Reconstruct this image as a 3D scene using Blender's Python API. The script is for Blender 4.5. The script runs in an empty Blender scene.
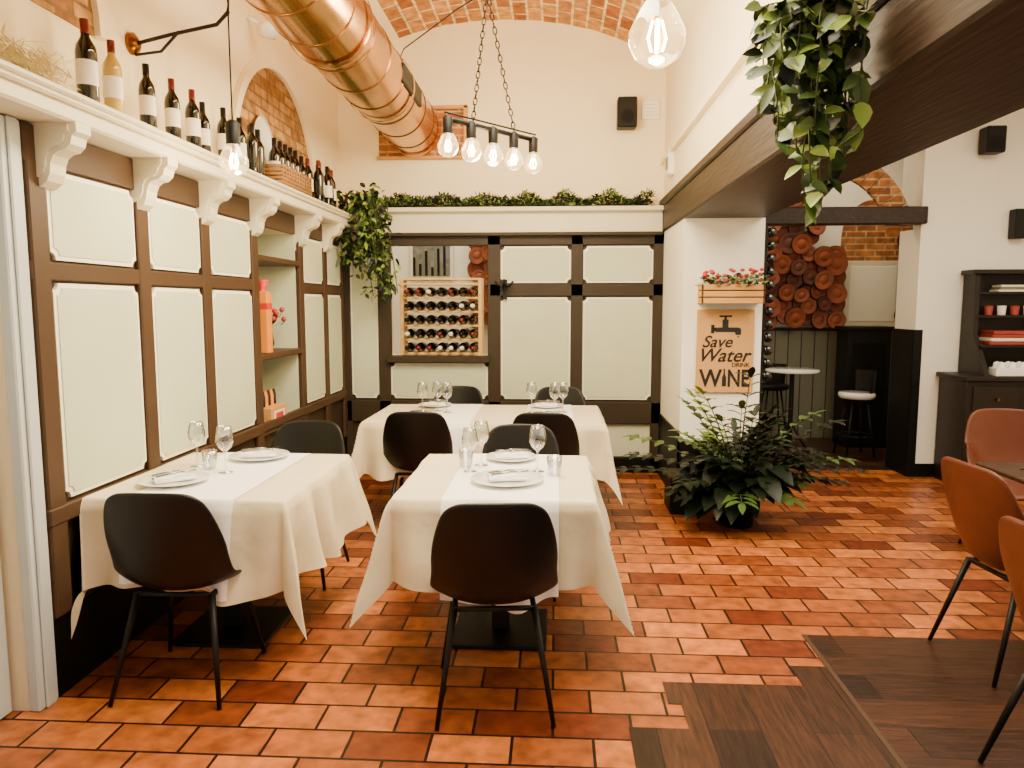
import bpy, math, random
from mathutils import Vector, Matrix, noise
random.seed(7)
R=random.random
def U(a,b): return a+(b-a)*R()
def lin(c):
    c=c/255.0
    return c/12.92 if c<=0.04045 else ((c+0.055)/1.055)**2.4
def C(r,g,b): return (lin(r),lin(g),lin(b),1)

# ---------------------------------------------------------------- materials
def base(name):
    m=bpy.data.materials.new(name); m.use_nodes=True
    nt=m.node_tree; b=nt.nodes['Principled BSDF']; return m,nt,b
def mat(name,col,rough=.5,metal=0,var=.12,scale=6,bump=0,bscale=60,emit=None,es=0,coat=0,stretch=None,spec=None):
    m,nt,b=base(name); N=nt.nodes; L=nt.links
    tc=N.new('ShaderNodeTexCoord'); src=tc.outputs['Object']
    if stretch:
        mp=N.new('ShaderNodeMapping'); mp.inputs['Scale'].default_value=stretch; L.new(src,mp.inputs['Vector']); src=mp.outputs['Vector']
    nz=N.new('ShaderNodeTexNoise'); nz.inputs['Scale'].default_value=scale; nz.inputs['Detail'].default_value=5
    L.new(src,nz.inputs['Vector'])
    mx=N.new('ShaderNodeMix'); mx.data_type='RGBA'
    L.new(nz.outputs['Fac'],mx.inputs['Factor'])
    mx.inputs['A'].default_value=(col[0]*(1-var*2),col[1]*(1-var*2),col[2]*(1-var*2),1)
    mx.inputs['B'].default_value=(min(1,col[0]*(1+var*2)),min(1,col[1]*(1+var*2)),min(1,col[2]*(1+var*2)),1)
    L.new(mx.outputs['Result'],b.inputs['Base Color'])
    b.inputs['Roughness'].default_value=rough; b.inputs['Metallic'].default_value=metal
    b.inputs['Coat Weight'].default_value=coat
    if spec is not None: b.inputs['Specular IOR Level'].default_value=spec
    if emit: b.inputs['Emission Color'].default_value=emit; b.inputs['Emission Strength'].default_value=es
    if bump:
        n2=N.new('ShaderNodeTexNoise'); n2.inputs['Scale'].default_value=bscale; L.new(src,n2.inputs['Vector'])
        bp=N.new('ShaderNodeBump'); bp.inputs['Strength'].default_value=bump; bp.inputs['Distance'].default_value=.01
        L.new(n2.outputs['Fac'],bp.inputs['Height']); L.new(bp.outputs['Normal'],b.inputs['Normal'])
    return m
def thin_glass(name,tint,emit=None,es=0,lo=.06,hi=.75,blend=.35):
    m=bpy.data.materials.new(name); m.use_nodes=True; nt=m.node_tree; N=nt.nodes; L=nt.links
    N.remove(N['Principled BSDF']); out=N['Material Output']
    t=N.new('ShaderNodeBsdfTransparent'); t.inputs[0].default_value=tint
    g=N.new('ShaderNodeBsdfGlossy'); g.inputs['Roughness'].default_value=.02
    lw=N.new('ShaderNodeLayerWeight'); lw.inputs['Blend'].default_value=blend
    mr=N.new('ShaderNodeMapRange'); mr.inputs['To Min'].default_value=lo; mr.inputs['To Max'].default_value=hi; L.new(lw.outputs['Facing'],mr.inputs['Value'])
    mx=N.new('ShaderNodeMixShader'); L.new(mr.outputs[0],mx.inputs[0]); L.new(t.outputs[0],mx.inputs[1]); L.new(g.outputs[0],mx.inputs[2])
    res=mx.outputs[0]
    if emit:
        e=N.new('ShaderNodeEmission'); e.inputs[0].default_value=emit; e.inputs[1].default_value=es
        a=N.new('ShaderNodeAddShader'); L.new(res,a.inputs[0]); L.new(e.outputs[0],a.inputs[1]); res=a.outputs[0]
    L.new(res,out.inputs['Surface']); return m
def brick(name,c1,c2,mort,bw,rh,ms,axes='xy',rough=.5,off=.5,bump=.4,nvar=.5,bias=0,grain=None,spec=.5):
    m,nt,b=base(name); N=nt.nodes; L=nt.links
    tc=N.new('ShaderNodeTexCoord'); sp=N.new('ShaderNodeSeparateXYZ'); L.new(tc.outputs['Object'],sp.inputs[0])
    cb=N.new('ShaderNodeCombineXYZ'); L.new(sp.outputs[axes[0].upper()],cb.inputs[0]); L.new(sp.outputs[axes[1].upper()],cb.inputs[1])
    bt=N.new('ShaderNodeTexBrick'); L.new(cb.outputs[0],bt.inputs['Vector'])
    bt.inputs['Scale'].default_value=1; bt.inputs['Brick Width'].default_value=bw; bt.inputs['Row Height'].default_value=rh
    bt.inputs['Mortar Size'].default_value=ms; bt.inputs['Mortar Smooth'].default_value=.2; bt.offset=off; bt.inputs['Bias'].default_value=bias
    bt.inputs['Color1'].default_value=c1; bt.inputs['Color2'].default_value=c2; bt.inputs['Mortar'].default_value=mort
    nz=N.new('ShaderNodeTexNoise'); nz.inputs['Scale'].default_value=14; nz.inputs['Detail'].default_value=8; L.new(tc.outputs['Object'],nz.inputs['Vector'])
    if grain:
        mp=N.new('ShaderNodeMapping'); mp.inputs['Scale'].default_value=grain; L.new(tc.outputs['Object'],mp.inputs['Vector']); L.new(mp.outputs[0],nz.inputs['Vector']); nz.inputs['Scale'].default_value=5
    mr=N.new('ShaderNodeMapRange'); mr.inputs['From Min'].default_value=.3; mr.inputs['From Max'].default_value=.7
    mr.inputs['To Min'].default_value=1-nvar; mr.inputs['To Max'].default_value=1+nvar*.6; L.new(nz.outputs['Fac'],mr.inputs['Value'])
    vm=N.new('ShaderNodeVectorMath'); vm.operation='SCALE'; L.new(bt.outputs['Color'],vm.inputs[0]); L.new(mr.outputs['Result'],vm.inputs['Scale'])
    L.new(vm.outputs[0],b.inputs['Base Color'])
    b.inputs['Roughness'].default_value=rough; b.inputs['Specular IOR Level'].default_value=spec
    ad=N.new('ShaderNodeMath'); ad.operation='MULTIPLY_ADD'; ad.inputs[1].default_value=-1; L.new(bt.outputs['Fac'],ad.inputs[0])
    m2=N.new('ShaderNodeMath'); m2.operation='MULTIPLY'; m2.inputs[1].default_value=.5; L.new(nz.outputs['Fac'],m2.inputs[0]); L.new(m2.outputs[0],ad.inputs[2])
    bp=N.new('ShaderNodeBump'); bp.inputs['Strength'].default_value=bump; bp.inputs['Distance'].default_value=.006
    L.new(ad.outputs[0],bp.inputs['Height']); L.new(bp.outputs['Normal'],b.inputs['Normal'])
    return m

M={}
M['plaster']=mat('plaster_cream',C(251,236,200),.85,var=.03,scale=2,bump=.25,bscale=25)
M['plasterw']=mat('plaster_white',C(248,242,226),.85,var=.03,scale=2,bump=.2,bscale=25)
M['tile']=brick('terracotta_tile',C(104,42,17),C(196,112,50),C(26,13,8),.29,.168,.006,'xy',rough=.36,bump=.8,nvar=.45,spec=.45)
M['plankx']=brick('dark_plank_x',C(34,19,12),C(70,41,26),C(10,6,4),1.3,.19,.002,'xy',rough=.4,bump=.3,nvar=.6,grain=(1.2,14,1),spec=.35)
M['planky']=brick('dark_plank_y',C(34,19,12),C(74,44,28),C(10,6,4),1.3,.19,.002,'yx',rough=.4,bump=.3,nvar=.6,grain=(14,1.2,1),spec=.35)
M['vbrick']=brick('vault_brick',C(166,92,36),C(216,156,84),C(238,210,155),.26,.13,.012,'yx',rough=.8,bump=.9,nvar=.45)
M['wbrick']=brick('wall_brick',C(150,100,48),C(206,160,96),C(140,104,62),.22,.07,.008,'yz',rough=.85,bump=.8,nvar=.5)
M['xbrick']=brick('wall_brick_x',C(140,78,36),C(184,115,58),C(190,155,110),.22,.07,.01,'xz',rough=.85,bump=.8,nvar=.45)
M['brown']=mat('painted_brown_frame',C(72,52,36),.55,var=.1,scale=4,spec=.3)
M['brownd']=mat('painted_dark_frame',C(54,45,33),.55,var=.1,scale=4,spec=.3)
M['inset']=mat('panel_inset_greygreen',C(205,212,184),.6,var=.05,scale=3)
M['lip']=mat('panel_lip_white',C(250,249,232),.5,var=.02)
M['shelf']=mat('shelf_cream',C(224,216,190),.5,var=.04,scale=5)
M['black']=mat('matt_black',C(6,5,5),.5,var=.05,spec=.3)
M['blackw']=mat('black_wainscot',C(6,5,4),.55,var=.05,spec=.2)
M['beam']=mat('beam_dark_wood',C(42,28,18),.5,var=.4,scale=5,stretch=(6,.6,6),bump=.4,bscale=8,spec=.3)
M['doorp']=mat('door_grey_blue',C(198,206,208),.45,var=.03)
M['leather']=mat('black_leather',C(8,6,5),.42,var=.1,bump=.15,bscale=220,spec=.35)
M['tan']=mat('brown_leather',C(96,46,24),.4,var=.2,bump=.15,bscale=220,spec=.35)
M['cloth']=mat('tablecloth_linen',C(222,209,178),.9,var=.04,bump=.5,bscale=11)
M['runner']=mat('runner_white',C(253,252,250),.9,var=.01,bump=.45,bscale=11)
M['china']=mat('white_china',C(245,245,242),.12,var=.01,coat=.5)
M['glass']=thin_glass('clear_glass',(.93,.95,.95,1),None,0,.10,.92,.5)
M['steel']=mat('steel',C(150,150,150),.2,metal=1,var=.02)
M['copper']=mat('brassy_copper_duct',C(196,142,76),.2,metal=1,var=.25,scale=2.5)
M['copperd']=mat('copper_seam',C(130,84,42),.3,metal=1,var=.1)
M['bottle']=mat('dark_wine_glass',C(8,9,6),.08,var=.1,coat=.5)
M['goldb']=mat('white_wine_glass',C(190,160,70),.08,var=.1,coat=.6)
M['label']=mat('bottle_label',C(235,228,210),.7,var=.05,scale=30)
M['caps']=mat('capsule_red',C(110,20,22),.35,var=.05)
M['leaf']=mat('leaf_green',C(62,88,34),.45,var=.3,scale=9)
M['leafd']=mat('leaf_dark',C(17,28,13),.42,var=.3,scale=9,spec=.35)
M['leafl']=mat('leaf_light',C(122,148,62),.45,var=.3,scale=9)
M['stem']=mat('stem_green',C(60,70,34),.6)
M['red']=mat('red_flower',C(205,40,30),.5)
M['pink']=mat('pink_flower',C(170,60,60),.5)
M['orange']=mat('orange_box',C(232,140,25),.4)
M['crate']=mat('crate_wood',C(206,150,82),.6,var=.15,scale=6,stretch=(1,8,8))
M['rack']=mat('pale_pine',C(226,184,112),.55,var=.12,scale=6,stretch=(1,8,8))
M['poster']=mat('kraft_poster',C(202,150,88),.7,var=.05,scale=10)
M['ink']=mat('poster_ink',C(20,14,11),.6)
M['wicker']=mat('wicker',C(150,108,58),.8,var=.3,scale=40,bump=.5,bscale=90)
M['straw']=mat('straw',C(222,204,146),.8,var=.2,scale=30)
M['log']=mat('log_slice_wood',C(132,62,31),.55,var=.4,scale=7,bump=.4,bscale=30)
M['log2']=mat('log_slice_wood_dark',C(88,38,20),.55,var=.4,scale=7,bump=.4,bscale=30)
M['bark']=mat('log_bark',C(30,16,10),.8)
M['cab']=mat('cabinet_dark_wood',C(28,19,13),.45,var=.2,scale=5,stretch=(1,1,8),spec=.3)
M['tabwood']=mat('table_dark_wood',C(58,36,22),.3,var=.25,scale=5,stretch=(1,8,1))
M['greyg']=mat('far_wainscot_grey',C(118,116,98),.6,var=.05)
M['photo']=mat('city_print',C(120,120,118),.6,var=.45,scale=18)
M['pot']=mat('black_pot',C(5,5,5),.25,var=.05,spec=.35)
M['soil']=mat('soil',C(40,28,20),.9)
M['fil']=mat('filament',C(255,190,100),.5,emit=C(255,200,112),es=140)
M['terra']=mat('red_book',C(150,50,40),.6)
M['globe']=thin_glass('bulb_glass',(.98,.95,.88,1),C(255,212,135),1.1)

# ---------------------------------------------------------------- mesh builder
class MB:
    def __init__(s): s.v=[]; s.f=[]; s.m=[]; s.sm=[]; s.mats=[]
    def mi(s,k):
        if k not in s.mats: s.mats.append(k)
        return s.mats.index(k)
    def add(s,vs,fs,k,smooth=False,T=None):
        n=len(s.v)
        s.v+= [T@Vector(v) if T is not None else Vector(v) for v in vs]; i=s.mi(k)
        for f in fs: s.f.append([n+a for a in f]); s.m.append(i); s.sm.append(smooth)
    def box(s,x0,x1,y0,y1,z0,z1,k,T=None):
        vs=[(x,y,z) for x in(x0,x1) for y in(y0,y1) for z in(z0,z1)]
        s.add(vs,[(0,1,3,2),(4,6,7,5),(0,4,5,1),(2,3,7,6),(0,2,6,4),(1,5,7,3)],k,T=T)
    def bbox(s,x0,x1,y0,y1,z0,z1,k,b=.006,T=None):
        vs=[]
        for ax in range(3):
            for sx in(0,1):
                for sy in(0,1):
                    for sz in(0,1):
                        p=[(x0,x1)[sx],(y0,y1)[sy],(z0,z1)[sz]]; sg=[1-2*sx,1-2*sy,1-2*sz]
                        for a in range(3):
                            if a!=ax: p[a]+=sg[a]*b
                        vs.append(tuple(p))
        def I(ax,sx,sy,sz): return ax*8+sx*4+sy*2+sz
        F=[]
        for q in(0,1):
            F.append([I(0,q,0,0),I(0,q,1,0),I(0,q,1,1),I(0,q,0,1)])
            F.append([I(1,0,q,0),I(1,1,q,0),I(1,1,q,1),I(1,0,q,1)])
            F.append([I(2,0,0,q),I(2,1,0,q),I(2,1,1,q),I(2,0,1,q)])
        for a in(0,1):
            for c in(0,1):
                F.append([I(0,a,c,0),I(0,a,c,1),I(1,a,c,1),I(1,a,c,0)])
                F.append([I(0,a,0,c),I(0,a,1,c),I(2,a,1,c),I(2,a,0,c)])
                F.append([I(1,0,a,c),I(1,1,a,c),I(2,1,a,c),I(2,0,a,c)])
        for a in(0,1):
            for c in(0,1):
                for d in(0,1): F.append([I(0,a,c,d),I(1,a,c,d),I(2,a,c,d)])
        s.add(vs,F,k,T=T)
    def lathe(s,prof,c=(0,0,0),k='black',seg=24,T=None,cap=True):
        vs=[];fs=[];n=len(prof)
        for r,z in prof:
            for i in range(seg):
                a=2*math.pi*i/seg; vs.append((c[0]+r*math.cos(a),c[1]+r*math.sin(a),c[2]+z))
        for j in range(n-1):
            for i in range(seg):
                i2=(i+1)%seg; fs.append((j*seg+i,j*seg+i2,(j+1)*seg+i2,(j+1)*seg+i))
        s.add(vs,fs,k,True,T=T)
        if cap:
            caps=[]
            if prof[0][0]>1e-4: caps.append([(vs[i]) for i in range(seg)][::-1])
            if prof[-1][0]>1e-4: caps.append([vs[(n-1)*seg+i] for i in range(seg)])
            for cc in caps: s.add(cc,[list(range(seg))],k,False,T=T)
    def tube(s,pts,r,k,seg=8,T=None):
        pts=[Vector(p) for p in pts]; n=len(pts); vs=[];fs=[]
        rr=r if isinstance(r,(list,tuple)) else [r]*n
        for j,p in enumerate(pts):
            t=(pts[min(j+1,n-1)]-pts[max(j-1,0)]).normalized()
            ref=Vector((0,0,1)) if abs(t.z)<.9 else Vector((1,0,0))
            a=t.cross(ref).normalized(); b=t.cross(a)
            for i in range(seg):
                an=2*math.pi*i/seg; vs.append(p+(a*math.cos(an)+b*math.sin(an))*rr[j])
        for j in range(n-1):
            for i in range(seg):
                i2=(i+1)%seg; fs.append((j*seg+i,j*seg+i2,(j+1)*seg+i2,(j+1)*seg+i))
        fs.append(list(range(seg))[::-1]); fs.append([(n-1)*seg+i for i in range(seg)])
        s.add(vs,fs,k,True,T=T)
    def prism(s,pts,f,d0,d1,k):
        n=len(pts); vs=[f(a,b,d0) for a,b in pts]+[f(a,b,d1) for a,b in pts]
        fs=[list(range(n))[::-1],[n+i for i in range(n)]]+[(i,(i+1)%n,n+(i+1)%n,n+i) for i in range(n)]
        s.add(vs,fs,k)
    def leaf(s,p,d,n,L,W,k,droop=.2):
        p=Vector(p); d=Vector(d).normalized(); sd=d.cross(Vector(n))
        if sd.length<1e-3: sd=d.cross(Vector((1,0,.3)))
        sd.normalize(); nn=sd.cross(d)
        st=[(0,.03),(.22,.75),(.5,1),(.78,.65),(1,0.02)]; vs=[]
        for t,w in st:
            c=p+d*L*t-Vector((0,0,1))*droop*L*t*t
            vs+= [c+sd*W*.5*w+nn*W*.12*w,c,c-sd*W*.5*w+nn*W*.12*w]
        fs=[]
        for j in range(4): fs+=[(3*j,3*j+3,3*j+4,3*j+1),(3*j+1,3*j+4,3*j+5,3*j+2)]
        s.add(vs,fs,k,True)
    def grid(s,fn,nu,nv,k):
        vs=[fn(i/nu,j/nv) for j in range(nv+1) for i in range(nu+1)]
        fs=[(j*(nu+1)+i,j*(nu+1)+i+1,(j+1)*(nu+1)+i+1,(j+1)*(nu+1)+i) for j in range(nv) for i in range(nu)]
        s.add(vs,fs,k,True)
    def mesh(s,name):
        me=bpy.data.meshes.new(name); me.from_pydata([tuple(v) for v in s.v],[],s.f)
        for k in s.mats: me.materials.append(M[k])
        me.polygons.foreach_set('material_index',s.m); me.polygons.foreach_set('use_smooth',s.sm); me.update()
        return me
    def obj(s,name,loc=(0,0,0),rz=0,parent=None):
        o=bpy.data.objects.new(name,s.mesh(name)); bpy.context.collection.objects.link(o)
        o.location=loc; o.rotation_euler=(0,0,rz)
        if parent: o.parent=parent
        return o
def inst(name,me,loc=(0,0,0),rz=0,parent=None):
    o=bpy.data.objects.new(name,me); bpy.context.collection.objects.link(o); o.location=loc; o.rotation_euler=(0,0,rz)
    if parent: o.parent=parent
    return o
def empty(name,loc,rz=0):
    e=bpy.data.objects.new(name,None); bpy.context.collection.objects.link(e); e.location=loc; e.rotation_euler=(0,0,rz); e.empty_display_size=.1; return e
def rrect(a0,a1,b0,b1,r,n=4):
    out=[]
    for cx,cy,s in((a0+r,b0+r,180),(a1-r,b0+r,270),(a1-r,b1-r,0),(a0+r,b1-r,90)):
        for i in range(n+1):
            t=math.radians(s+90*i/n); out.append((cx+r*math.cos(t),cy+r*math.sin(t)))
    return out
def notch(a0,a1,b0,b1,r,n=4):
    out=[]
    for cx,cy,s in((a0,b0,90),(a1,b0,180),(a1,b1,270),(a0,b1,0)):
        for i in range(n+1):
            t=math.radians(s-90*i/n); out.append((cx+r*math.cos(t),cy+r*math.sin(t)))
    return out
XW=-2.0; YB=6.8
# ---------------------------------------------------------------- room
b=MB(); b.box(-2.4,4.9,-1.5,9.0,-.1,0,'tile'); b.obj('floor')
def poly(name,pts,z,k):
    b=MB(); n=len(pts); b.add([(x,y,z) for x,y in pts]+[(x,y,0.0005) for x,y in pts],[list(range(n))]+[(i,(i+1)%n,n+(i+1)%n,n+i) for i in range(n)],k); return b.obj(name)
poly('floor_planks_lengthwise',[(.28,-1.4),(1.17,-1.4),(1.17,3.11),(1.02,3.11),(1.02,2.94),(.45,2.94),(.45,2.77),(.50,2.77),(.50,2.6),(.28,2.6)],.003,'planky')
poly('floor_planks_crosswise',[(1.19,-1.4),(4.8,-1.4),(4.8,3.42),(1.19,3.42)],.003,'plankx')
b=MB(); b.box(1.17,1.19,-1.4,3.42,.0005,.005,'brown'); b.obj('trim_floor_joint')
poly('floor_far_room',[(-1.9,7.05),(4.8,7.05),(4.8,8.75),(-1.9,8.75)],.003,'plankx')

b=MB()
b.box(-2.42,-2.34,-1.5,9.0,0,4.4,'plaster')
def lw(y0,y1,z0,z1,k='plaster'): b.box(-2.34,XW,y0,y1,z0,z1,k)
lw(-1.5,1.7,0,4.4); lw(1.7,2.58,2.2,4.4); lw(2.58,4.8,0,4.4); lw(4.8,5.6,0,.68); lw(4.8,5.6,2.08,4.4); lw(5.6,6.9,0,4.4)
b.obj('wall_left')
b=MB(); Y0,Y1=6.9,7.05
b.box(-2,-1.55,Y0,Y1,0,4.3,'plaster'); b.box(-1.55,-.6,Y0,Y1,0,1.08,'plaster'); b.box(-1.55,-.6,Y0,Y1,2.14,4.3,'plaster'); b.box(-.6,1.6,Y0,Y1,0,4.3,'plaster')
b.obj('wall_back')
CX=3.2
b=MB(); b.box(CX,4.9,6.8,7.2,0,3.5,'plasterw'); b.box(1.6,CX,6.95,7.05,2.95,3.5,'plasterw')
b.box(CX-.015,CX,6.79,7.21,0,1.33,'blackw'); b.box(CX-.015,CX+.06,6.785,6.8,0,1.33,'blackw'); b.box(CX+.06,4.8,6.785,6.8,0,.12,'blackw'); b.obj('wall_back_right')
b=MB(); b.box(-2.4,4.9,8.8,8.95,0,3.5,'plasterw'); b.box(1.5,4.8,8.78,8.8,0,1.25,'greyg'); b.box(1.5,4.8,8.77,8.78,1.25,1.29,'brownd')
for i in range(22): b.box(1.5+i*.15,1.51+i*.15,8.775,8.78,0,1.25,'brownd')
b.obj('wall_far')
b=MB(); b.box(4.8,4.95,-1.5,9,0,3.5,'plasterw'); b.obj('wall_right')
b=MB(); b.box(.97,1.57,5.75,6.9,0,2.2,'plasterw'); b.box(.955,1.585,5.735,6.9,0,.12,'blackw'); b.box(.955,.97,5.735,6.9,.12,.56,'blackw'); b.box(.955,1.585,5.735,5.75,.12,.5,'blackw')
b.obj('pillar')
b=MB(); b.box(.97,1.57,-1.5,6.9,2.46,4.3,'plaster')
b.box(.93,.97,-1.5,6.9,2.80,2.84,'plaster'); b.obj('wall_above_beam')
b=MB(); b.bbox(.95,1.56,-1.5,6.88,2.2,2.46,'beam',.012); b.bbox(.93,1.58,-1.5,6.88,2.42,2.49,'beam',.012); b.obj('ceiling_beam')
b=MB(); b.bbox(1.59,CX+.02,6.72,6.86,2.25,2.40,'beam',.01); b.obj('door_lintel_beam')
b=MB()
def vz(x): return 3.3+.78*math.sqrt(max(0,1-((x+.5)/1.62)**2))
def vault(x0,x1,n,k):
    vs=[];fs=[]
    for i in range(n+1):
        x=x0+(x1-x0)*i/n; vs+=[(x,-1.5,vz(x)),(x,7.05,vz(x))]
    for i in range(n): fs.append((2*i,2*i+1,2*i+3,2*i+2))
    b.add(vs,fs,k,True)
vault(-2.1,-1.42,14,'plaster'); vault(-1.42,.72,30,'vbrick'); vault(.72,1.1,8,'plaster')
b.box(1.57,4.9,-1.5,7.05,3.4,3.5,'plasterw'); b.box(-2.4,4.9,7.05,8.95,3.4,3.5,'plasterw'); b.obj('ceiling')
def lun(name,yc,zc,ry,rz,k='wbrick'):
    b=MB(); pts=[(yc+ry*math.cos(math.pi*i/24),zc+rz*math.sin(math.pi*i/24)) for i in range(25)]
    b.prism(pts,lambda a,c,d:(d,a,c),XW+.002,XW+.012,k)
    for i in range(24):
        a0=math.pi*i/24;a1=math.pi*(i+1)/24
        q=[(yc+(ry+o)*math.cos(a),zc+(rz+o)*math.sin(a)) for a,o in((a0,0),(a1,0),(a1,.06),(a0,.06))]
        b.prism(q,lambda a,c,d:(d,a,c),XW+.001,XW+.04,'plaster')
    b.obj(name)
lun('brick_arch_niche',5.32,2.4,.75,.78); lun('brick_arch_niche',2.50,2.70,.72,.7)
# ---------------------------------------------------------------- left panelling
fx=lambda a,c,d:(d,a,c)
b=MB()
b.box(XW,XW+.03,2.68,4.8,.72,2.22,'brown'); b.box(XW,XW+.03,5.6,6.8,.72,2.22,'brown')
b.box(XW,XW+.03,4.8,5.6,2.08,2.22,'brown'); b.box(XW,XW+.025,2.68,6.8,0,.72,'brownd'); b.box(XW,XW+.045,2.68,6.8,0,.32,'blackw')
for y in(2.735,3.45,4.085,4.76,5.64,6.24,6.76):
    b.bbox(XW+.03,XW+.055,y-.05,y+.05,.32,2.22,'brown',.006)
b.bbox(XW+.03,XW+.05,2.68,4.8,1.645,1.715,'brown',.004); b.bbox(XW+.03,XW+.05,5.6,6.8,1.645,1.715,'brown',.004)
b.bbox(XW+.03,XW+.06,2.68,6.8,.69,.76,'brown',.006); b.bbox(XW+.03,XW+.05,2.68,4.8,2.08,2.22,'brown',.004); b.bbox(XW+.03,XW+.05,5.6,6.8,2.08,2.22,'brown',.004)
for y0,y1 in((2.80,3.39),(3.51,4.025),(4.145,4.70),(5.70,6.18),(6.30,6.70)):
    for z0,z1 in((.775,1.635),(1.725,2.07)):
        b.prism(notch(y0,y1,z0,z1,.03),fx,XW+.03,XW+.044,'lip'); b.prism(notch(y0+.018,y1-.018,z0+.018,z1-.018,.03),fx,XW+.044,XW+.048,'inset')
b.obj('trim_panelling_left')
b=MB(); b.bbox(XW,XW+.225,2.2,6.8,2.285,2.335,'shelf',.008); b.bbox(XW,XW+.205,2.2,6.8,2.225,2.29,'shelf',.01); b.bbox(XW,XW+.24,2.2,6.8,2.305,2.33,'shelf',.008)
pf=[(0,0),(.235,0),(.235,-.035),(.215,-.05),(.205,-.08),(.18,-.10),(.15,-.105),(.125,-.12),(.11,-.15),(.105,-.185),(.09,-.215),(.06,-.235),(.04,-.24),(.03,-.265),(0,-.27)]
pf=[(a*.86,c) for a,c in pf]
for y in(2.79,3.45,4.085,4.76,5.64,6.24,6.72):
    b.prism([(XW+.01+a,2.23+c) for a,c in pf],lambda a,c,d:(a,d,c),y-.045,y+.045,'shelf')
    b.prism([(XW+.01+a*.86,2.225+c*.84) for a,c in pf],lambda a,c,d:(a,d,c),y-.055,y+.055,'shelf')
b.obj('wall_shelf')
SZ=2.336
b=MB()
b.box(-2.34,-2.33,4.8,5.6,.68,2.08,'inset'); b.box(-2.33,XW+.02,4.8,4.82,.68,2.08,'inset'); b.box(-2.33,XW+.02,5.58,5.6,.68,2.08,'inset')
for z in(.69,1.2,1.86): b.bbox(-2.33,XW+.06,4.8,5.6,z-.02,z+.02,'brown')
b.obj('niche_shelves')
b=MB(); b.bbox(-.045,.045,-.045,.045,0,.42,'orange',.004); b.box(-.047,.047,-.047,.047,.3,.34,'red'); b.lathe([(.03,.42),(.02,.44),(.05,.5),(.0,.47)],(0,0,0),'red',10); b.obj('gift_bottle_box',(-2.0,4.99,1.221))
b=MB(); b.lathe([(.035,0),(.05,.05),(.04,.12),(.025,.16)],(0,0,0),'brownd')
for i in range(30):
    d=Vector((U(-1,1),U(-1,1),U(.6,2))).normalized(); L_=U(.15,.26); e=d*L_+Vector((0,0,.08)); b.tube([(0,0,.14),e],.002,'stem',5)
    b.lathe([(0,-.02),(.022,0),(.014,.02),(0,.024)],tuple(e),'pink' if i%3 else 'red',8); b.leaf(e*.8,d,(0,0,1),.06,.025,'leafd')
b.obj('flower_vase',(-2.1,5.3,1.221))
b=MB(); b.bbox(-.08,.08,-.14,.14,0,.13,'crate'); b.box(.08,.082,-.1,.1,.03,.1,'label'); b.box(.0822,.083,-.07,.07,.045,.085,'red')
for i in range(5): b.lathe([(.02,0),(.02,.1),(.01,.14)],(0,-.1+i*.05,.1),'orange' if i%2 else 'bottle',10)
b.obj('small_gift_crate',(-2.03,5.1,.711))
b=MB(); b.box(-2.12,-2.06,1.72,2.56,.01,2.18,'doorp')
for z0,z1 in((.2,.95),(1.05,2.05)):
    b.prism(rrect(1.82,2.44,z0,z1,.02),fx,-2.06,-2.045,'doorp'); b.prism(rrect(1.87,2.39,z0+.05,z1-.05,.02),fx,-2.045,-2.035,'doorp')
b.lathe([(.02,0),(.02,.04),(.03,.05),(.03,.07),(0,.08)],(0,0,0),'steel',T=Matrix.Translation((-2.06,1.8,1.0))@Matrix.Rotation(math.radians(90),4,'Y'))
b.obj('door_1')
b=MB(); b.bbox(XW,XW+.045,2.57,2.68,0,2.22,'doorp'); b.bbox(XW+.045,XW+.055,2.60,2.66,0,2.22,'doorp'); b.bbox(XW,XW+.05,1.6,1.72,0,2.22,'doorp'); b.obj('trim_door_frame')
# ---------------------------------------------------------------- back panelling
fy=lambda a,c,d:(a,d,c)
b=MB(); k='brownd'
def bb(x0,x1,z0,z1,y0=6.80,k=k): b.bbox(x0,x1,y0,6.9,z0,z1,k,.005)
bb(-1.97,-1.55,.02,2.19,6.84); bb(-.6,.97,.45,2.19,6.84); bb(-1.55,-.6,.45,1.06,6.84); bb(-1.97,-1.9,0,2.19); bb(-1.64,-1.53,0,2.19); bb(-.62,-.5,0,2.19); bb(.14,.25,.45,2.19); bb(.88,.97,0,2.19)
bb(-1.97,.97,2.09,2.19,6.80); bb(-.6,.97,1.63,1.74,6.80); bb(-1.97,.97,.46,.66,6.80); bb(-1.97,.97,0,.14,6.80,'blackw'); bb(-1.97,.97,.14,.46,6.85,'inset')
bb(-1.55,-.6,1.02,1.08,6.74)
for x0,x1,z0,z1 in((-1.9,-1.64,.68,2.08),(-.5,.14,.68,1.62),(-.5,.14,1.75,2.08),(.25,.88,.68,1.62),(.25,.88,1.75,2.08),(-1.53,-.62,.68,1.01)):
    b.prism(notch(x0,x1,z0,z1,.035),fy,6.825,6.84,'lip'); b.prism(notch(x0+.018,x1-.018,z0+.018,z1-.018,.035),fy,6.818,6.825,'inset')
b.obj('trim_panelling_back')
b=MB(); b.bbox(-2,.95,6.76,6.9,2.19,2.40,'shelf',.006); b.bbox(-2,.95,6.70,6.9,2.38,2.42,'shelf',.006); b.bbox(-2,.95,6.74,6.9,2.17,2.20,'brownd',.004); b.obj('trim_fascia_back')
b=MB(); b.tube([(-.46,6.79,1.73),(-.46,6.70,1.70),(-.46,6.66,1.74),(-.46,6.66,1.78)],.011,'black'); b.tube([(-.46,6.79,1.73),(-.5,6.72,1.71),(-.54,6.7,1.76)],.01,'black'); b.tube([(-.46,6.79,1.73),(-.42,6.72,1.71),(-.38,6.7,1.76)],.01,'black'); b.box(-.48,-.44,6.785,6.8,1.6,1.78,'black'); b.obj('coat_hook')

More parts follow.
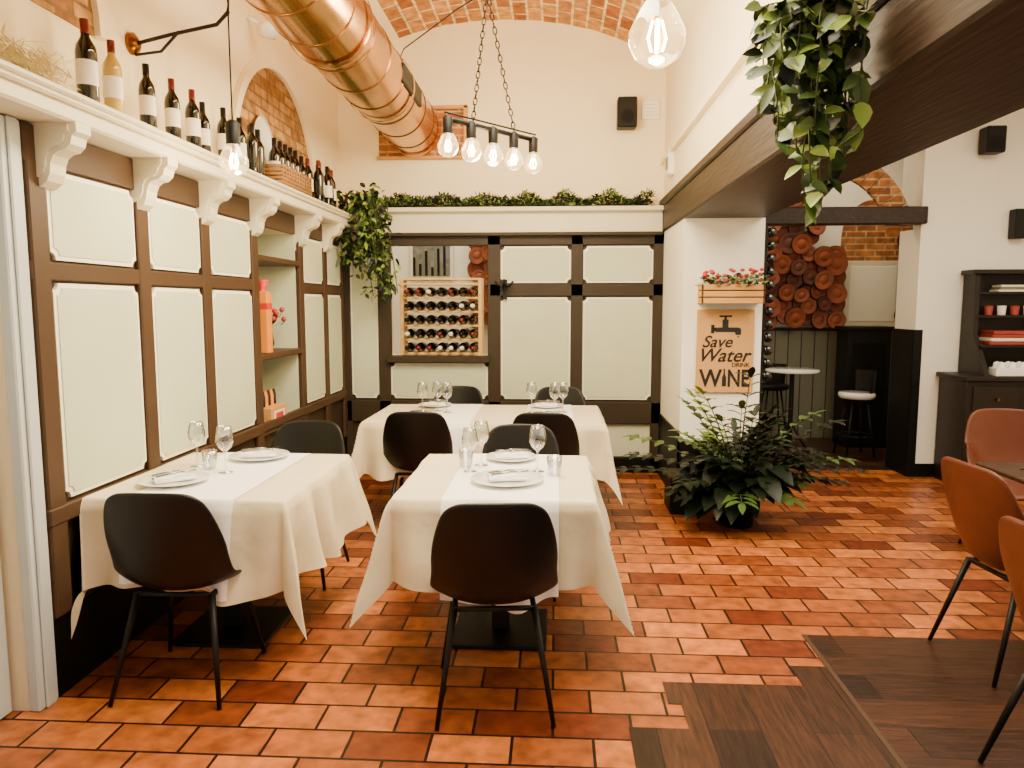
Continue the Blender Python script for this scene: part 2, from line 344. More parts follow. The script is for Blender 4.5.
# ---------------------------------------------------------------- foliage
def scatter(name,n,fn,L,W,keys,extra=None,droop=.3):
    b=MB()
    for i in range(n):
        p,d=fn(i/n); b.leaf(p,d,(U(-1,1),U(-1,1),U(.2,1)),U(*L),U(*W),random.choice(keys),droop)
    if extra: extra(b)
    return b.obj(name)
def garl(t):
    x=-1.58+2.42*t; h=.07+.03*math.sin(x*17)+.05*noise.noise(Vector((x*7,0,0)))
    return (x,6.77+U(-.07,.04),2.43+U(0,max(.02,h))),(U(-1,1),U(-.9,.3),U(.0,1.6))
scatter('pine_garland',3200,garl,(.04,.085),(.008,.018),['leaf','leafd','leafd','leafd','leafd','leafl'],lambda b:b.tube([(-1.58+i*.16,6.8,2.44) for i in range(16)],.012,'stem'))
strands=[]
for i in range(18):
    x=U(-1.95,-1.42); y=U(6.42,6.68); n=U(.2,.7)+(.25 if x<-1.6 else 0)
    if y<6.5: x=U(-1.75,-1.62)
    strands.append((x,y,n))
strands+=[(-1.58,6.5,.95),(-1.52,6.55,.9),(-1.6,6.5,.85)]
def trail(t):
    s=random.choice(strands); q=R()*s[2]
    return (s[0]+U(-.06,.06)+q*.12,s[1]-.05+U(-.05,.05),2.54-q+U(-.04,.05)),(U(-1,1),U(-1,.3),U(-1,.5))
def trx(b):
    for s in strands: b.tube([(s[0],s[1],2.4),(s[0]+.04,s[1]-.05,2.5),(s[0]+.08,s[1]-.07,2.55-s[2]*.5),(s[0]+.15*s[2],s[1]-.05,2.55-s[2])],.004,'stem',5)
scatter('trailing_ivy_plant',900,trail,(.045,.085),(.025,.045),['leaf','leafd','leafd','leafl'],trx)
# hanging pothos
PX,PY,PZ=.79,2.36,2.35
b=MB(); b.lathe([(0,0),(.06,0),(.085,.12),(.09,.13),(.08,.13),(.075,.11),(0,.11)],(PX+.01,PY,PZ),'wicker')
b.tube([(PX-.08,PY,PZ+.12),(PX,PY,PZ+.5),(PX,PY,3.6)],.003,'black',5); b.tube([(PX+.08,PY,PZ+.12),(PX,PY,PZ+.5)],.003,'black',5)
for i in range(38):
    an=U(0,6.28); rr=U(.05,.17); ln=U(.12,.48) if i>6 else U(.45,.6); px=[]
    if i<=6: rr=U(.0,.09)
    for j in range(9):
        q=j/8; x=PX+math.cos(an)*rr*min(1,q*2.5+.3); y=PY+math.sin(an)*rr*min(1,q*2.5+.3); z=PZ+.11+.07*math.sin(min(q*3,3.14))-ln*q
        if x>.89: x=.89-(x-.89)*.5
        px.append(Vector((x+U(-.01,.01),y+U(-.01,.01),z)))
    b.tube(px,.0025,'stem',5)
    for p in px:
        for w in range(2):
            dx=U(-1,1) if p.x<.8 else U(-1,.3)
            b.leaf(p,(dx,U(-1,.8),U(-.7,.4)),(U(-.6,.3),-.7,U(.1,1)),U(.045,.085),U(.03,.055),random.choice(['leaf','leaf','leafl','leafd']),.3)
b.obj('hanging_pothos_plant')
# floor plant
b=MB(); b.lathe([(0,0),(.11,0),(.14,.16),(.155,.24),(.16,.25),(.145,.25),(.135,.21),(0,.21)],(0,0,0),'pot',32); b.lathe([(.135,.212),(0,.22)],(0,0,0),'soil')
for i in range(74):
    an=U(0,6.28); ln=U(.35,.82); up=U(.15,1.5); dx,dy=math.cos(an)*.86,math.sin(an)*.62; pts=[]
    if dy>.1: ln*=.55
    for j in range(9):
        q=j/8; hz=ln*q*(1.25-up*.4); z=.22+ln*up*q*(1-.38*q)+.14*q-.12*q*q*(1.3-up)
        pts.append(Vector((dx*hz,dy*hz,max(z,.08))))
    b.tube(pts,[.007-.0006*j for j in range(9)],'stem',5)
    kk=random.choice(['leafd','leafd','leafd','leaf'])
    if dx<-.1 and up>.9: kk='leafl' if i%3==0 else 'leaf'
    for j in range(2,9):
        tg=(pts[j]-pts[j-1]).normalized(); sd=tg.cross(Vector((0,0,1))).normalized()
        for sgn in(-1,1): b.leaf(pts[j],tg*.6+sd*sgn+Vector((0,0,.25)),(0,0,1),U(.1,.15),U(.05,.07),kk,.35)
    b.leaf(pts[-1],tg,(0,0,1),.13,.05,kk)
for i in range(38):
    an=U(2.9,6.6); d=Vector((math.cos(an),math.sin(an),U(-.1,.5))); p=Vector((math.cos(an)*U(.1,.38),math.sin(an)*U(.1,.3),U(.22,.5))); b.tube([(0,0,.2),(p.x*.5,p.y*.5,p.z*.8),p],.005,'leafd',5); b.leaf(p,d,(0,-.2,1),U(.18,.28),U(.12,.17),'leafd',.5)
b.obj('potted_zz_plant',(1.29,5.20,0))
b=MB(); b.bbox(.86,1.10,5.42,5.73,0,.26,'blackw',.01); b.bbox(.85,1.11,5.41,5.73,.26,.285,'brownd',.004); b.obj('low_plinth')
b=MB()
for z in(1.56,1.61,1.66): b.bbox(1.08,1.54,5.58,5.595,z,z+.042,'crate',.003); b.bbox(1.08,1.095,5.58,5.75,z,z+.042,'crate',.003); b.bbox(1.525,1.54,5.58,5.75,z,z+.042,'crate',.003)
b.box(1.09,1.53,5.6,5.75,1.565,1.68,'soil')
for i in range(240): b.leaf((U(1.08,1.55),U(5.57,5.72),U(1.68,1.76)),(U(-1,1),U(-1,.3),U(-.2,1)),(0,-.4,1),U(.03,.06),U(.02,.03),random.choice(['leaf','leafd','leafl']))
for i in range(34): b.lathe([(0,-.012),(.016,-.004),(.018,.006),(.008,.014),(0,.012)],(U(1.09,1.53),U(5.56,5.7),U(1.71,1.81)),'red',8)
b.obj('flower_planter_box')
b=MB(); b.bbox(0,.43,0,.02,0,.635,'poster',.003)
def fl(pts,k='ink'): b.prism(pts,lambda a,c,d:(a,d,c),-.003,.001,k)
fl([(.19,.50),(.235,.50),(.235,.56),(.19,.56)]); fl([(.12,.50),(.31,.50),(.33,.49),(.33,.445),(.29,.445),(.285,.465),(.14,.465),(.12,.48)][::-1]); fl([(.165,.578),(.26,.578),(.26,.592),(.165,.592)]); fl([(.203,.56),(.222,.56),(.222,.58),(.203,.58)]); fl([(.303,.425),(.318,.425),(.3105,.44)])
fl([(.105,.455),(.13,.455),(.13,.52),(.105,.52)])
fl([(.199,.05),(.229,.05),(.229,.12),(.219,.145),(.219,.185),(.209,.185),(.209,.145),(.199,.12)])
po=b.obj('wine_poster',(1.08,5.728,.88))
def text(s,x,z,size,par,shear=0,extrude=.001,mk='ink',sx=1,off=.012):
    cu=bpy.data.curves.new('poster_text','FONT'); cu.body=s; cu.size=size; cu.extrude=extrude; cu.shear=shear; cu.align_x='CENTER'; cu.offset=size*off
    cu.materials.append(M[mk]); o=bpy.data.objects.new('text_'+s.lower(),cu); bpy.context.collection.objects.link(o)
    o.parent=par; o.location=(x,-.002,z); o.rotation_euler=(math.pi/2,0,0); o.scale=(sx,1,1); return o
text('Save',.15,.35,.125,po,.35); text('Water',.20,.24,.145,po,.35); text('DRINK',.335,.20,.045,po)
text('W',.11,.05,.185,po,off=.02,sx=.86); text('NE',.320,.05,.185,po,off=.02,sx=.72)
def bottle(b,T,k='bottle',lab='label',cap='caps'):
    b.lathe([(0,0),(.036,0),(.038,.01),(.038,.18),(.034,.205),(.018,.235),(.0145,.25),(.0145,.30),(0,.30)],(0,0,0),k,16,T=T)
    if lab: b.lathe([(.0386,.06),(.0386,.15)],(0,0,0),lab,16,T=T,cap=False)
    if cap: b.lathe([(.0158,.25),(.0158,.302),(0,.303)],(0,0,0),cap,12,T=T,cap=False)
b=MB(); b.box(1.587,1.60,5.78,5.84,0,2.15,'black')
for i in range(12): bottle(b,Matrix.Translation((1.635,5.79,1.0+i*.1))@Matrix.Rotation(math.radians(-90),4,'X'),lab=None,cap='black')
b.obj('vertical_bottle_rack')
# ---------------------------------------------------------------- shelf bottles
def bot(name,y,x=-1.83,k='bottle',lab='label',cap='caps',s=1):
    b=MB(); bottle(b,Matrix.Scale(s,4),k,lab,cap); b.obj(name,(x,y,SZ),U(0,6))
bot('wine_bottle',2.90,s=1.04); bot('white_wine_bottle',3.07,k='goldb',s=.97)
for y in(3.33,3.55,3.75): bot('wine_bottle',y,s=U(.92,1),cap='caps' if y>3.5 else 'black')
for y in(3.95,4.08,4.33,4.44,4.55,4.66): bot('wine_bottle',y,x=-1.84+U(-.04,.03),s=U(.92,1.02),lab='label' if y<4.4 else None,cap='black')
b=MB()
for i in range(10): bottle(b,Matrix.Translation((-1.84+U(-.05,.04),5.5+i*.082,SZ)),'bottle','label' if i%2 else None,random.choice(['caps','black']))
b.obj('wine_bottle_row')
b=MB()
for j in range(5):
    z=SZ+.012+j*.025; b.tube([(-1.92,4.82,z),(-1.78,4.82,z),(-1.78,5.40,z),(-1.92,5.40,z),(-1.92,4.82,z)],.012,'wicker',6)
for i in range(12): b.tube([(-1.772,4.84+i*.05,SZ),(-1.772,4.84+i*.05,SZ+.13)],.006,'wicker',6)
for i in range(5): bottle(b,Matrix.Translation((-1.85,4.9+i*.1,SZ)),cap='black')
b.obj('wicker_bottle_basket')
b=MB(); b.lathe([(0,0),(.12,.0),(.17,.015),(.18,.03),(.16,.022),(0,.012)],(0,0,0),'china',32,T=Matrix.Translation((-1.975,5.0,2.571))@Matrix.Scale(1.3,4,(0,0,1))@Matrix.Rotation(math.radians(86),4,'Y')); b.obj('oval_platter')
b=MB()
for i in range(900):
    p=Vector((U(-1.93,-1.78),U(2.22,2.74),SZ+.004+abs(U(-.07,.09)))); d=Vector((U(-.4,.25),U(-1,1),U(-.02,.3))).normalized()
    b.leaf(p,d,(0,0,1),U(.06,.11),.006,'straw',.1)
b.obj('dried_straw_bundle')
# ---------------------------------------------------------------- lamps
def bulb(b,p,r=.045,sock='black'):
    x,y,z=p
    b.lathe([(.4*r,1.6*r),(.45*r,1.25*r),(.75*r,.75*r),(r,.2*r),(r,-.2*r),(.8*r,-.65*r),(.4*r,-.93*r),(0,-r)],(x,y,z),'globe',24,cap=False)
    for i in range(4):
        a=i*1.57; c=Vector((math.cos(a),math.sin(a),0)); b.tube([Vector(p)+c*.16*r+Vector((0,0,.6*r)),Vector(p)+c*.32*r+Vector((0,0,.0)),Vector(p)+c*.2*r+Vector((0,0,-.45*r))],.045*r,'fil',5)
    b.tube([Vector(p)+Vector((0,0,1.3*r)),Vector(p)+Vector((0,0,.4*r))],.1*r,'steel',6)
    b.lathe([(.48*r,1.2*r),(.5*r,2.7*r),(.25*r,2.9*r),(0,2.9*r)],(x,y,z),sock,14)
def plight(name,p,w,col=(1,.76,.44),r=.04):
    l=bpy.data.lights.new(name,'POINT'); l.energy=w; l.color=col; l.shadow_soft_size=r
    o=bpy.data.objects.new(name,l); bpy.context.collection.objects.link(o); o.location=p
    return o
A=Vector((-.57,3.88,2.50)); B=Vector((-.12,4.42,2.50)); b=MB(); b.tube([A,B],.014,'black')
b.tube([A+Vector((0,0,.03)),B+Vector((0,0,.03))],.005,'black')
for i in range(5):
    p=A.lerp(B,.03+.235*i); b.tube([p,p-Vector((0,0,.03))],.018,'black'); bulb(b,(p.x,p.y,2.36),.054)
top=Vector((-.37,4.1,3.2))
def chain(b,p,q):
    n=int((q-p).length/.035); d=(q-p)/n
    for i in range(n):
        c=p+d*(i+.5); t=d.normalized(); s=t.cross(Vector((0,1,0)) if i%2 else Vector((1,0,0))).normalized(); ring=[]
        for j in range(9):
            a=2*math.pi*j/8; ring.append(c+t*.022*math.cos(a)+s*.010*math.sin(a))
        b.tube(ring,.0032,'black',4)
chain(b,A.lerp(B,.28),top); chain(b,A.lerp(B,.75),top); b.tube([top,top+Vector((0,0,.87))],.006,'black'); b.lathe([(.04,0),(.04,.03),(.01,.05)],(-.37,4.1,3.98),'black')
b.tube([top,(-.6,4.6,3.3),(-1.2,6.0,3.55),(-1.45,6.85,3.66)],.005,'black',5)
b.obj('bar_chandelier')
b=MB(); bulb(b,(.32,2.5,2.40),.09,'copperd'); b.tube([(.32,2.5,2.65),(.32,2.5,4.03)],.004,'black',5); b.obj('globe_pendant_lamp')
b=MB(); b.lathe([(.05,0),(.05,.02),(.02,.04)],(0,0,0),'copperd',T=Matrix.Translation((XW,3.52,2.77))@Matrix.Rotation(math.radians(90),4,'Y'))
b.tube([(XW+.02,3.52,2.77),(-1.8,3.5,2.80),(-1.56,3.47,2.83),(-1.50,3.46,2.88),(-1.50,3.46,2.95)],.009,'bark'); b.tube([(XW+.02,3.52,2.72),(-1.85,3.51,2.73),(-1.75,3.49,2.81)],.007,'bark')
b.tube([(-1.5,3.46,2.86),(-1.5,3.46,2.36)],.004,'black',5); bulb(b,(-1.5,3.46,2.21),.066); b.tube([(-1.5,3.46,2.86),(-1.45,3.4,3.3),(-1.4,3.2,3.9)],.004,'black',5)
b.obj('wall_arm_pendant')
b=MB(); b.lathe([(0,0),(.05,0),(.055,.1),(.04,.14),(0,.14)],(0,0,0),'china',T=Matrix.Translation((-1.9,4.9,3.32))@Matrix.Rotation(math.radians(110),4,'Y')@Matrix.Rotation(.6,4,'X')); b.tube([(XW,4.9,3.4),(-1.93,4.9,3.36)],.015,'china'); b.obj('wall_spotlight')
b=MB(); T=Matrix.Translation((-1.28,6.9,3.13))@Matrix.Rotation(math.radians(90),4,'X'); z=0; s_=.42
while z<8.2:
    b.lathe([(.235,z),(.235,z+s_-.02)],(0,0,0),'copper',48,T=T,cap=False)
    b.lathe([(.235,z+s_-.02),(.24,z+s_-.016),(.24,z+s_-.004),(.235,z+s_)],(0,0,0),'copperd',48,T=T,cap=False); z+=s_
for z in(.1,1.35,2.6): b.lathe([(.25,z),(.252,z+.01),(.252,z+.05),(.25,z+.06)],(0,0,0),'copper',48,T=T,cap=False)
b.bbox(-1.06,-1.035,5.2,5.85,3.06,3.2,'black',.01)
b.obj('copper_ventilation_duct')
b=MB(); b.box(-1.62,-.82,6.88,6.9,2.9,3.32,'xbrick'); b.bbox(-1.64,-.8,6.85,6.9,2.87,2.9,'crate'); b.bbox(-.84,-.8,6.85,6.9,2.9,3.34,'crate'); b.bbox(-1.64,-.8,6.85,6.9,3.31,3.34,'crate')
b.obj('duct_wall_frame')
def speaker(loc,w=.17,h=.26,rz=0):
    b=MB(); b.bbox(-w/2,w/2,-.14,0,0,h,'black',.01); b.lathe([(0,.0),(.05,.0),(.06,.006)],(0,0,0),'blackw',T=Matrix.Translation((0,-.141,h*.35))@Matrix.Rotation(math.radians(90),4,'X')); b.box(-.02,.02,0,.03,h*.4,h*.6,'black'); b.obj('wall_speaker',loc,rz)
speaker((.62,6.87,3.10)); speaker((3.70,6.77,2.83),.16,.22)
b=MB(); b.bbox(-.12,.0,-.1,.0,0,.25,'black'); b.box(-.02,.1,-.03,.0,.1,.2,'black'); b.obj('wall_projector',(4.05,6.79,2.12))
b=MB(); b.bbox(0,.16,-.02,0,0,.16,'china',.004)
for i in range(4): b.box(.02,.14,-.024,-.02,.03+i*.03,.036+i*.03,'shelf')
b.obj('wall_vent',(.76,6.9,3.2))
b=MB(); b.bbox(-.05,0,0,.16,0,.2,'china',.006); b.box(-.055,-.05,.05,.11,.05,.15,'greyg'); b.obj('junction_box',(.97,6.3,2.62))
# ---------------------------------------------------------------- wine rack in opening
b=MB(); x0,x1=-1.44,-.70
for x in(x0,x1):
    for y in(6.93,7.08): b.bbox(x-.018,x+.018,y-.012,y+.012,1.081,1.80,'rack',.003)
for i in range(6):
    z=1.105+i*.13
    for y in(6.93,7.08): b.bbox(x0,x1,y-.008,y+.008,z-.02,z,'rack',.002)
    if i<5:
        for j in range(7):
            bottle(b,Matrix.Translation((x0+.065+j*.102,7.17,z+.046))@Matrix.Rotation(math.radians(90),4,'X')@Matrix.Scale(1.22,4),lab=None,cap=random.choice(['black','caps','label','black']))
b.bbox(x0,x1,6.92,7.09,1.78,1.80,'rack',.003)
b.obj('wine_rack')
b=MB(); b.bbox(-1.72,-1.2,8.76,8.8,1.85,2.5,'label'); b.box(-1.68,-1.24,8.752,8.76,1.89,2.46,'photo')
for i in range(12):
    x=-1.68+i*.036; b.box(x,x+.03,8.748,8.752,1.89,1.89+U(.1,.42),'greyg' if i%2 else 'black')
b.obj('city_picture_frame')
def log(b,x,z,r,y=8.76):
    T=Matrix.Translation((x,y,z))@Matrix.Rotation(math.radians(90+U(-10,10)),4,'X')@Matrix.Rotation(U(0,6),4,'Z')@Matrix.Scale(U(.85,1),4,(1,0,0))
    k=random.choice(['log','log','log2']); b.lathe([(r*.95,0),(r,.02),(r,.06),(r*.97,.065)],(0,0,0),'bark',18,T=T,cap=False)
    b.lathe([(r*.97,.064),(r*.5,.066),(r*.48,.064),(r*.46,.066),(0,.067)],(0,0,0),k,18,T=T,cap=False)
def logwall(xa,xb,za,zb,skip=None):
    b=MB(); st=.145; nx=int((xb-xa)/st)+1; nz_=int((zb-za)/st)+1
    for i in range(nx):
        for j in range(nz_):
            x=xa+i*st+U(-.04,.04); z=za+j*st+U(-.04,.04)
            if skip and skip(x,z): continue
            log(b,x,z,U(.085,.135),8.72-.035*((i+2*j)%4))
    b.obj('log_slice_display')
logwall(2.30,3.28,1.40,2.75,lambda x,z:x>2.98 and z>2.2)
logwall(3.98,4.4,1.40,2.7); logwall(-.9,-.45,1.40,2.7)
b=MB(); pts=[(3.62+.36*math.cos(math.pi*i/20),2.32+.42*math.sin(math.pi*i/20)) for i in range(21)]+[(3.26,2.05),(3.98,2.05)]
b.prism(pts,lambda a,c,d:(a,d,c),8.76,8.795,'xbrick'); b.bbox(3.3,3.94,8.75,8.795,1.3,2.05,'shelf'); b.bbox(3.36,3.88,8.745,8.76,1.36,1.99,'plasterw'); b.obj('brick_arch_doorhead')
b=MB()
for i in range(12):
    a0=math.radians(8+i*8);a1=math.radians(15.4+i*8)
    q=[(2.35+r*math.cos(a)*1.0,2.1+r*math.sin(a)) for a,r in((a0,.62),(a1,.62),(a1,.84),(a0,.84))]
    b.prism(q,lambda a,c,d:(a,d,c),6.9,6.945,'xbrick')
b.obj('brick_arch_soffit')
b=MB(); b.bbox(3.15,3.6,8.15,8.5,0,1.3,'black'); b.bbox(3.12,3.63,8.12,8.5,1.28,1.32,'black'); b.bbox(3.2,3.55,8.135,8.15,.2,1.15,'blackw'); b.obj('bar_counter')
b=MB(); b.lathe([(0,.84),(.27,.84),(.275,.85),(.27,.87),(0,.87)],(0,0,0),'china',32); b.lathe([(.025,.02),(.025,.84)],(0,0,0),'black')
for i in range(4): a=i*1.57+.6; b.tube([(0,0,.3),(math.cos(a)*.25,math.sin(a)*.25,0.01)],.012,'black')
b.obj('bistro_table',(2.52,8.0,.003))
def stool(loc,k,kb,rz=0):
    b=MB(); b.lathe([(0,.6),(.16,.6),(.18,.63),(.17,.66),(0,.65)],(0,0,0),k,24)
    for i in range(4): a=i*1.57+.785; b.tube([(math.cos(a)*.1,math.sin(a)*.1,.61),(math.cos(a)*.2,math.sin(a)*.2,0.01)],.011,'black')
    b.tube([(.17*math.cos(i*.524),.17*math.sin(i*.524),.22) for i in range(13)],.008,'black')
    pts=[(.16*math.cos(a),.16*math.sin(a)) for a in [math.radians(20+i*14) for i in range(11)]]
    for j in range(10):
        (xa,ya),(xb,yb)=pts[j],pts[j+1]; b.add([(xa,ya,.66),(xb,yb,.66),(xb*1.1,yb*1.1,.88),(xa*1.1,ya*1.1,.88)],[(0,1,2,3)],kb,True)
    b.obj('bar_stool',loc,rz)
stool((2.45,8.45,.003),'black','black'); stool((3.08,7.7,.003),'china','black',-1.5)
# ---------------------------------------------------------------- cabinet
b=MB(); b.bbox(3.42,4.75,6.33,6.78,0,.92,'cab'); b.bbox(3.39,4.78,6.29,6.78,.92,.96,'cab')
for i in range(3):
    x=3.47+i*.43; b.bbox(x,x+.38,6.315,6.33,.1,.62,'cab'); b.bbox(x+.05,x+.33,6.305,6.315,.16,.56,'cab'); b.bbox(x,x+.38,6.315,6.33,.66,.88,'cab'); b.lathe([(.012,0),(.012,.03)],(0,0,0),'copperd',10,T=Matrix.Translation((x+.19,6.315,.77))@Matrix.Rotation(math.radians(90),4,'X'))
for x in(3.6,4.72): b.prism([(6.36,.96),(6.78,.96),(6.78,1.83),(6.6,1.83),(6.58,1.3)],lambda a,c,d:(d,a,c),x-.02,x+.02,'cab')
b.box(3.6,4.72,6.75,6.78,.96,1.83,'cab')
for z,y in((1.2,6.48),(1.45,6.58),(1.65,6.6)): b.bbox(3.6,4.72,y,6.76,z-.01,z+.012,'cab',.003)
b.bbox(3.55,4.76,6.56,6.78,1.81,1.85,'cab'); b.obj('secretary_cabinet')
b=MB(); b.bbox(3.66,4.3,6.34,6.46,.961,1.03,'china',.004)
for i in range(7):
    for j in range(2): b.lathe([(.034,0),(.026,.04),(0,.05)],(3.71+i*.09,6.37+j*.06,1.03),'china',10)
b.obj('egg_tray')
b=MB()
for i in range(4): b.bbox(3.68+i*.01,4.15,6.5,6.7,1.213+i*.03,1.24+i*.03,'terra' if i!=1 else 'label',.003)
for i in range(6): b.bbox(4.2+i*.045,4.235+i*.045,6.52,6.7,1.213,1.38,random.choice(['terra','label','greyg']),.003)
b.obj('stacked_books')
b=MB()
for i in range(3): b.bbox(3.78+i*.01,4.2,6.6,6.74,1.663+i*.02,1.68+i*.02,'label' if i!=1 else 'greyg',.002)
for i in range(8): b.lathe([(.03,0),(.035,.08),(.03,.08),(.026,.01)],(3.75+i*.11,6.68,1.463),'label' if i%2 else 'terra',14)
b.obj('cup_row')
# ---------------------------------------------------------------- chairs
def shell(name,k,arm=0,w=1,zs=1):
    rows=[(.235,.415,.165,0,0),(.228,.44,.20,.004,0),(.13,.44,.222,.02,0),(0,.43,.232,.045+arm*.1,0),(-.11,.43,.232,.07+arm*.75,0),(-.175,.455,.226,.085+arm,.05),(-.215,.52,.222,.06+arm*.8,.075),(-.24,.6,.224,.02+arm*.3,.085),(-.258,.69,.216,0,.07),(-.272,.775,.194,0,.05),(-.28,.825,.17,-.004,.035),(-.283,.85,.125,-.008,.02)]
    b=MB(); n=10
    def fn(u,v):
        j=int(round(v*(len(rows)-1))); y,z,hw,rs,fw=rows[j]; s=2*u-1
        z=.43+(z-.43)*zs
        return (s*hw*w,y+fw*s*s,z+rs*abs(s)**2.5)
    b.grid(fn,n,len(rows)-1,k); return b.mesh(name)
def legs():
    b=MB()
    for sx in(-1,1):
        for y0,y1 in((-.12,-.24),(.15,.225)):
            b.tube([(sx*.15,y0,.415),(sx*.215,y1,.004)],[.014,.009],'black',10)
        b.tube([(sx*.15,-.12,.41),(sx*.15,.15,.41)],.011,'black')
    for y in(-.12,.15): b.tube([(-.15,y,.41),(.15,y,.41)],.011,'black')
    return b.mesh('chair_legs')
ME={'b':shell('seat_shell_black','leather',0,1.06,1.03),'t':shell('seat_shell_brown','tan',.13,1.16,1.1)}; LG=legs()
def chair(x,y,rz,kind='b',name='dining_chair'):
    e=empty(name,(x,y,.004 if x>1.19 and y<3.4 else 0),rz)
    o=inst('seat_shell',ME[kind],parent=e); md=o.modifiers.new('s','SOLIDIFY'); md.thickness=.022; md.offset=0; sb=o.modifiers.new('ss','SUBSURF'); sb.levels=2; sb.render_levels=2
    inst('legs',LG,parent=e)
rad=math.radians
chair(-.235,2.80,rad(6)); chair(-1.50,2.865,rad(1)); chair(-1.46,4.05,rad(180)); chair(-.20,3.98,rad(178))
chair(-.92,5.0,rad(2)); chair(-.06,5.0,rad(-3)); chair(-.82,6.0,rad(180)); chair(.05,6.0,rad(182))
chair(2.0,3.2,rad(-84),'t','leather_armchair'); chair(1.71,2.26,rad(-84),'t','leather_armchair'); chair(2.84,4.6,rad(176),'t','leather_armchair')
# ---------------------------------------------------------------- tables
TZ=.757
def table(x,y,wx,wy,z=0):
    b=MB(); b.bbox(-wx/2,wx/2,-wy/2,wy/2,.725,.75,'tabwood'); b.bbox(-.22,.22,-.22,.22,0,.018,'black'); b.bbox(-.04,.04,-.04,.04,.018,.725,'black'); b.bbox(-.2,.2,-.03,.03,.7,.725,'black'); b.bbox(-.03,.03,-.2,.2,.7,.725,'black')
    return b.obj('dining_table',(x,y,z))
def drape(cx,cy,wx,wy,dx,dy,off,k,name,sw=None,ph=0,clampx=None,n=120,xo=0):
    hx,hy=wx/2,wy/2
    ux=hx+dx if sw is None else sw/2; uy=hy+dy
    def f(u,v):
        s=(2*u-1)*ux+xo; t=(2*v-1)*uy; px=max(-hx,min(hx,s)); py=max(-hy,min(hy,t)); ex,ey=s-px,t-py; d=math.hypot(ex,ey)
        nz=noise.noise(Vector((s*5+ph*7,t*5,ph)))
        if d<1e-6: x,y,z=px,py,TZ+off+.0012*(1+nz)
        else:
            c=min(abs(ex),abs(ey))/max(abs(ex),abs(ey),1e-6); kx=min(1,d/.05)
            rip=.034*(d/.36)*(math.sin((px*1.0+py*1.3)*15+ph)+.6*math.sin((px-py)*29+ph*2)+1.3*noise.noise(Vector((px*7+ph,py*7,d*2))))
            out=kx*(.020+off)+.08*d+c*.25*d+(1-c)*rip+.010*kx*nz+.02*math.sin(math.atan2(abs(ey),abs(ex))*6+ph)*c*d/.36
            x=px+ex/d*out; y=py+ey/d*out; z=TZ+off*(1-kx)-max(0,d-.012)*.965
            z+=.025*math.sin((px+py)*8+ph)*(d/.36)+.0012*(1+nz)*(1-kx)
        x+=cx;y+=cy
        if clampx is not None: x=max(x,clampx)
        return (x,y,z)
    b=MB(); b.grid(f,n,n,k); return b.obj(name)
table(-1.53,3.35,.80,.9); drape(-1.53,3.35,.86,.94,.40,.40,0,'cloth','tablecloth',ph=.5,clampx=XW+.057); drape(-1.53,3.35,.86,.94,.3,.38,.004,'runner','table_runner',sw=.46,ph=.5,xo=.0)
table(-.25,3.40,.82,.9); drape(-.25,3.40,.83,.92,.40,.40,0,'cloth','tablecloth',ph=2); drape(-.25,3.40,.83,.92,.3,.43,.004,'runner','table_runner',sw=.48,ph=2,xo=.03)
table(-.90,5.38,.8,.88); table(-.08,5.38,.8,.88); drape(-.49,5.38,1.64,.9,.38,.38,0,'cloth','tablecloth',ph=1)
drape(-.49,5.38,1.64,.9,.3,.3,.004,'runner','table_runner',sw=.34,ph=1,xo=-.25)
drape(-.49,5.38,1.64,.9,.3,.2,.004,'runner','table_runner',sw=.34,ph=1,xo=.45)
table(2.62,3.42,.95,.85,.004); table(2.40,2.15,.85,.8,.004)
def wg(x,y,z=TZ+.006,s=1):
    b=MB(); p=[(0,.0),(.034,.0),(.034,.002),(.006,.006),(.004,.015),(.0038,.09),(.008,.10),(.028,.118),(.04,.145),(.041,.165),(.036,.195),(.031,.22),(.0295,.22),(.0345,.195),(.0393,.165)]
    b.lathe([(r*s,q*s) for r,q in p],(0,0,0),'glass',24,cap=False); b.obj('wine_glass',(x,y,z))
def tumbler(x,y,z=TZ+.006):
    b=MB(); b.lathe([(0,0),(.03,0),(.036,.09),(.0345,.09),(.0285,.008),(0,.008)],(0,0,0),'glass',20,cap=False); b.obj('water_tumbler',(x,y,z))
def plate(x,y,rz=0,r=.145,z=TZ+.006,nap=True):
    b=MB(); b.lathe([(0,0),(r*.6,0),(r*.65,.004),(r,.018),(r*.99,.021),(r*.66,.009),(0,.006)],(0,0,0),'china',40,cap=False); b.obj('dinner_plate',(x,y,z))
    if nap:
        b=MB(); b.grid(lambda u,v:((u-.5)*.17,(v-.5)*.09,.012+.016*math.sin(v*3.14)+.004*math.sin(u*12)),10,8,'runner'); b.box(-.085,.085,-.045,.045,.008,.014,'runner'); b.obj('folded_napkin',(x,y,z+.006),rz)
        b=MB()
        for q,o in((0,-.02),(1,.02)):
            b.tube([(-.09,o,.0),(0,o,.006),(.03,o,.004)],[.005,.004,.003],'steel',6)
            if q==0:
                for tt in(-.008,-.003,.003,.008): b.tube([(.03,o,.004),(.045,o+tt,.003),(.085,o+tt,.005)],.0016,'steel',5)
            else: b.add([(.03,o-.006,.004),(.03,o+.006,.004),(.10,o+.008,.004),(.115,o-.004,.004)],[(0,1,2,3)],'steel')
        b.obj('fork_and_knife',(x+.01,y-.01,z+.046),rz+.2)
plate(-.21,3.24,.2,.165); plate(-.22,3.72,3.3,.13); wg(-.08,3.46); wg(-.36,3.58); tumbler(-.00,3.38); tumbler(-.43,3.53); wg(-.40,3.44,s=.95)
plate(-1.69,3.14,.7,.15); plate(-1.52,3.68,.2,.15); wg(-1.75,3.48); wg(-1.55,3.35); tumbler(-1.66,3.42)
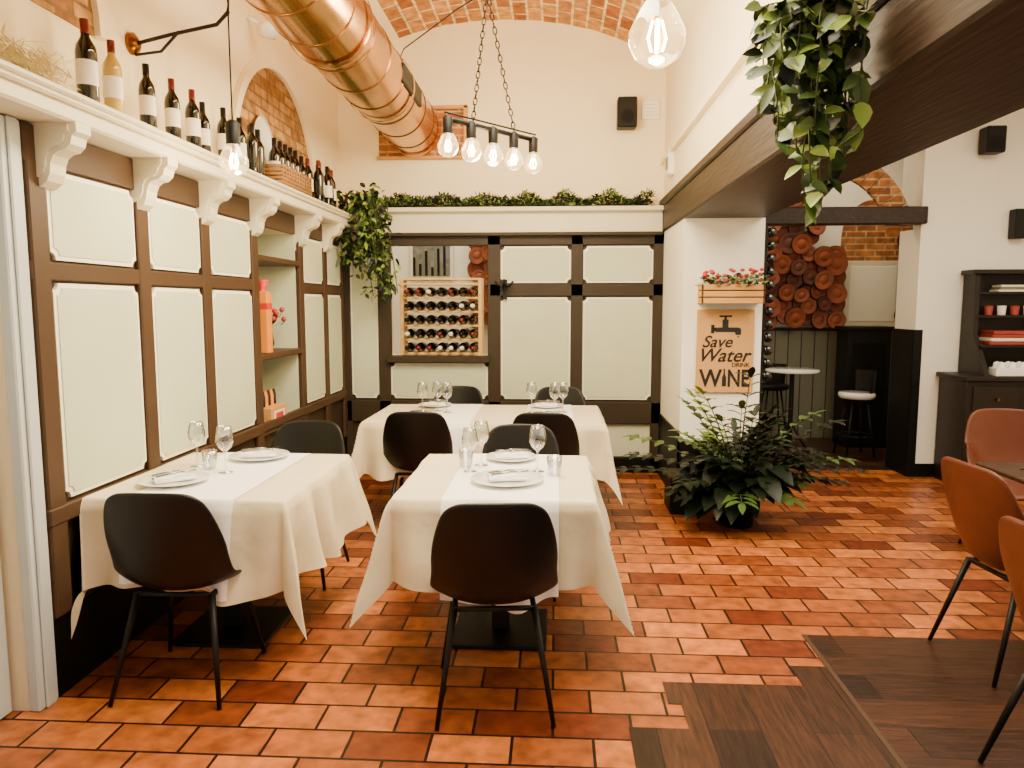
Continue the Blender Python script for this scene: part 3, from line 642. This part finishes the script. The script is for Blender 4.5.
plate(-.93,5.10,0,.14); plate(-.93,5.68,3,.13); wg(-.98,5.40); wg(-.87,5.42); wg(-.79,5.36)
plate(-.06,5.10,0,.14); plate(-.06,5.68,3,.13); wg(-.17,5.40); wg(.0,5.36); wg(.06,5.42)
b=MB()
for s in(-1,1): b.lathe([(0,0),(.028,0),(.028,.004),(0,.006)],(0,0,0),'black',18,T=Matrix.Translation((s*.034,0,.03))@Matrix.Rotation(math.radians(75),4,'X')); b.tube([(s*.06,0,.035),(s*.066,.06,.02),(s*.06,.12,.004)],.003,'black',5)
b.tube([(-.01,0,.035),(.01,0,.035)],.003,'black',5); b.obj('sunglasses',(2.34,3.55,.756),.3)
# ---------------------------------------------------------------- lights
def area(name,loc,rot,sx,sy,w,col):
    l=bpy.data.lights.new(name,'AREA'); l.shape='RECTANGLE'; l.size=sx; l.size_y=sy; l.energy=w; l.color=col
    o=bpy.data.objects.new(name,l); bpy.context.collection.objects.link(o); o.location=loc; o.rotation_euler=rot; return o
area('main_room_fill',(-.2,2.9,3.7),(0,0,0),1.2,2.5,240,(1,.86,.60))  # added overhead area fill for the main room, not a fixture of the place
area('right_room_fill',(3.1,3.4,3.35),(0,0,0),2,3,185,(1,.88,.66))  # added soft fill under the right ceiling, no lamp stands for it
area('far_room_light',(2.6,8.0,3.35),(0,0,0),2,.8,22,(1,.84,.6))  # added fill to light the room beyond the doorway
area('far_room_fill_b',(-1.0,7.9,3.35),(0,0,0),1.5,.8,36,(1,.9,.72))  # added fill to light the far wall seen through the rack opening
plight('chandelier_glow',(-.35,4.15,2.25),65,r=.15)
plight('pendant_glow',(.32,2.5,2.22),26,r=.08); plight('arm_glow',(-1.45,3.46,2.08),20,r=.05)
plight('vault_fill',(-.3,4.9,2.95),130,(1,.83,.52),.25)  # added point fill that brightens the upper walls and brick vault, no fixture
w=bpy.data.worlds.new('w'); bpy.context.scene.world=w; w.use_nodes=True; w.node_tree.nodes['Background'].inputs[0].default_value=(1,.93,.80,1); w.node_tree.nodes['Background'].inputs[1].default_value=.8
cam=bpy.data.cameras.new('cam'); cam.lens=26.02; cam.sensor_width=36; cam.clip_start=.05; co=bpy.data.objects.new('camera',cam); bpy.context.collection.objects.link(co)
co.location=(0,0,1.55); co.rotation_euler=(math.radians(90-6.1),0,math.radians(3.33)); bpy.context.scene.camera=co
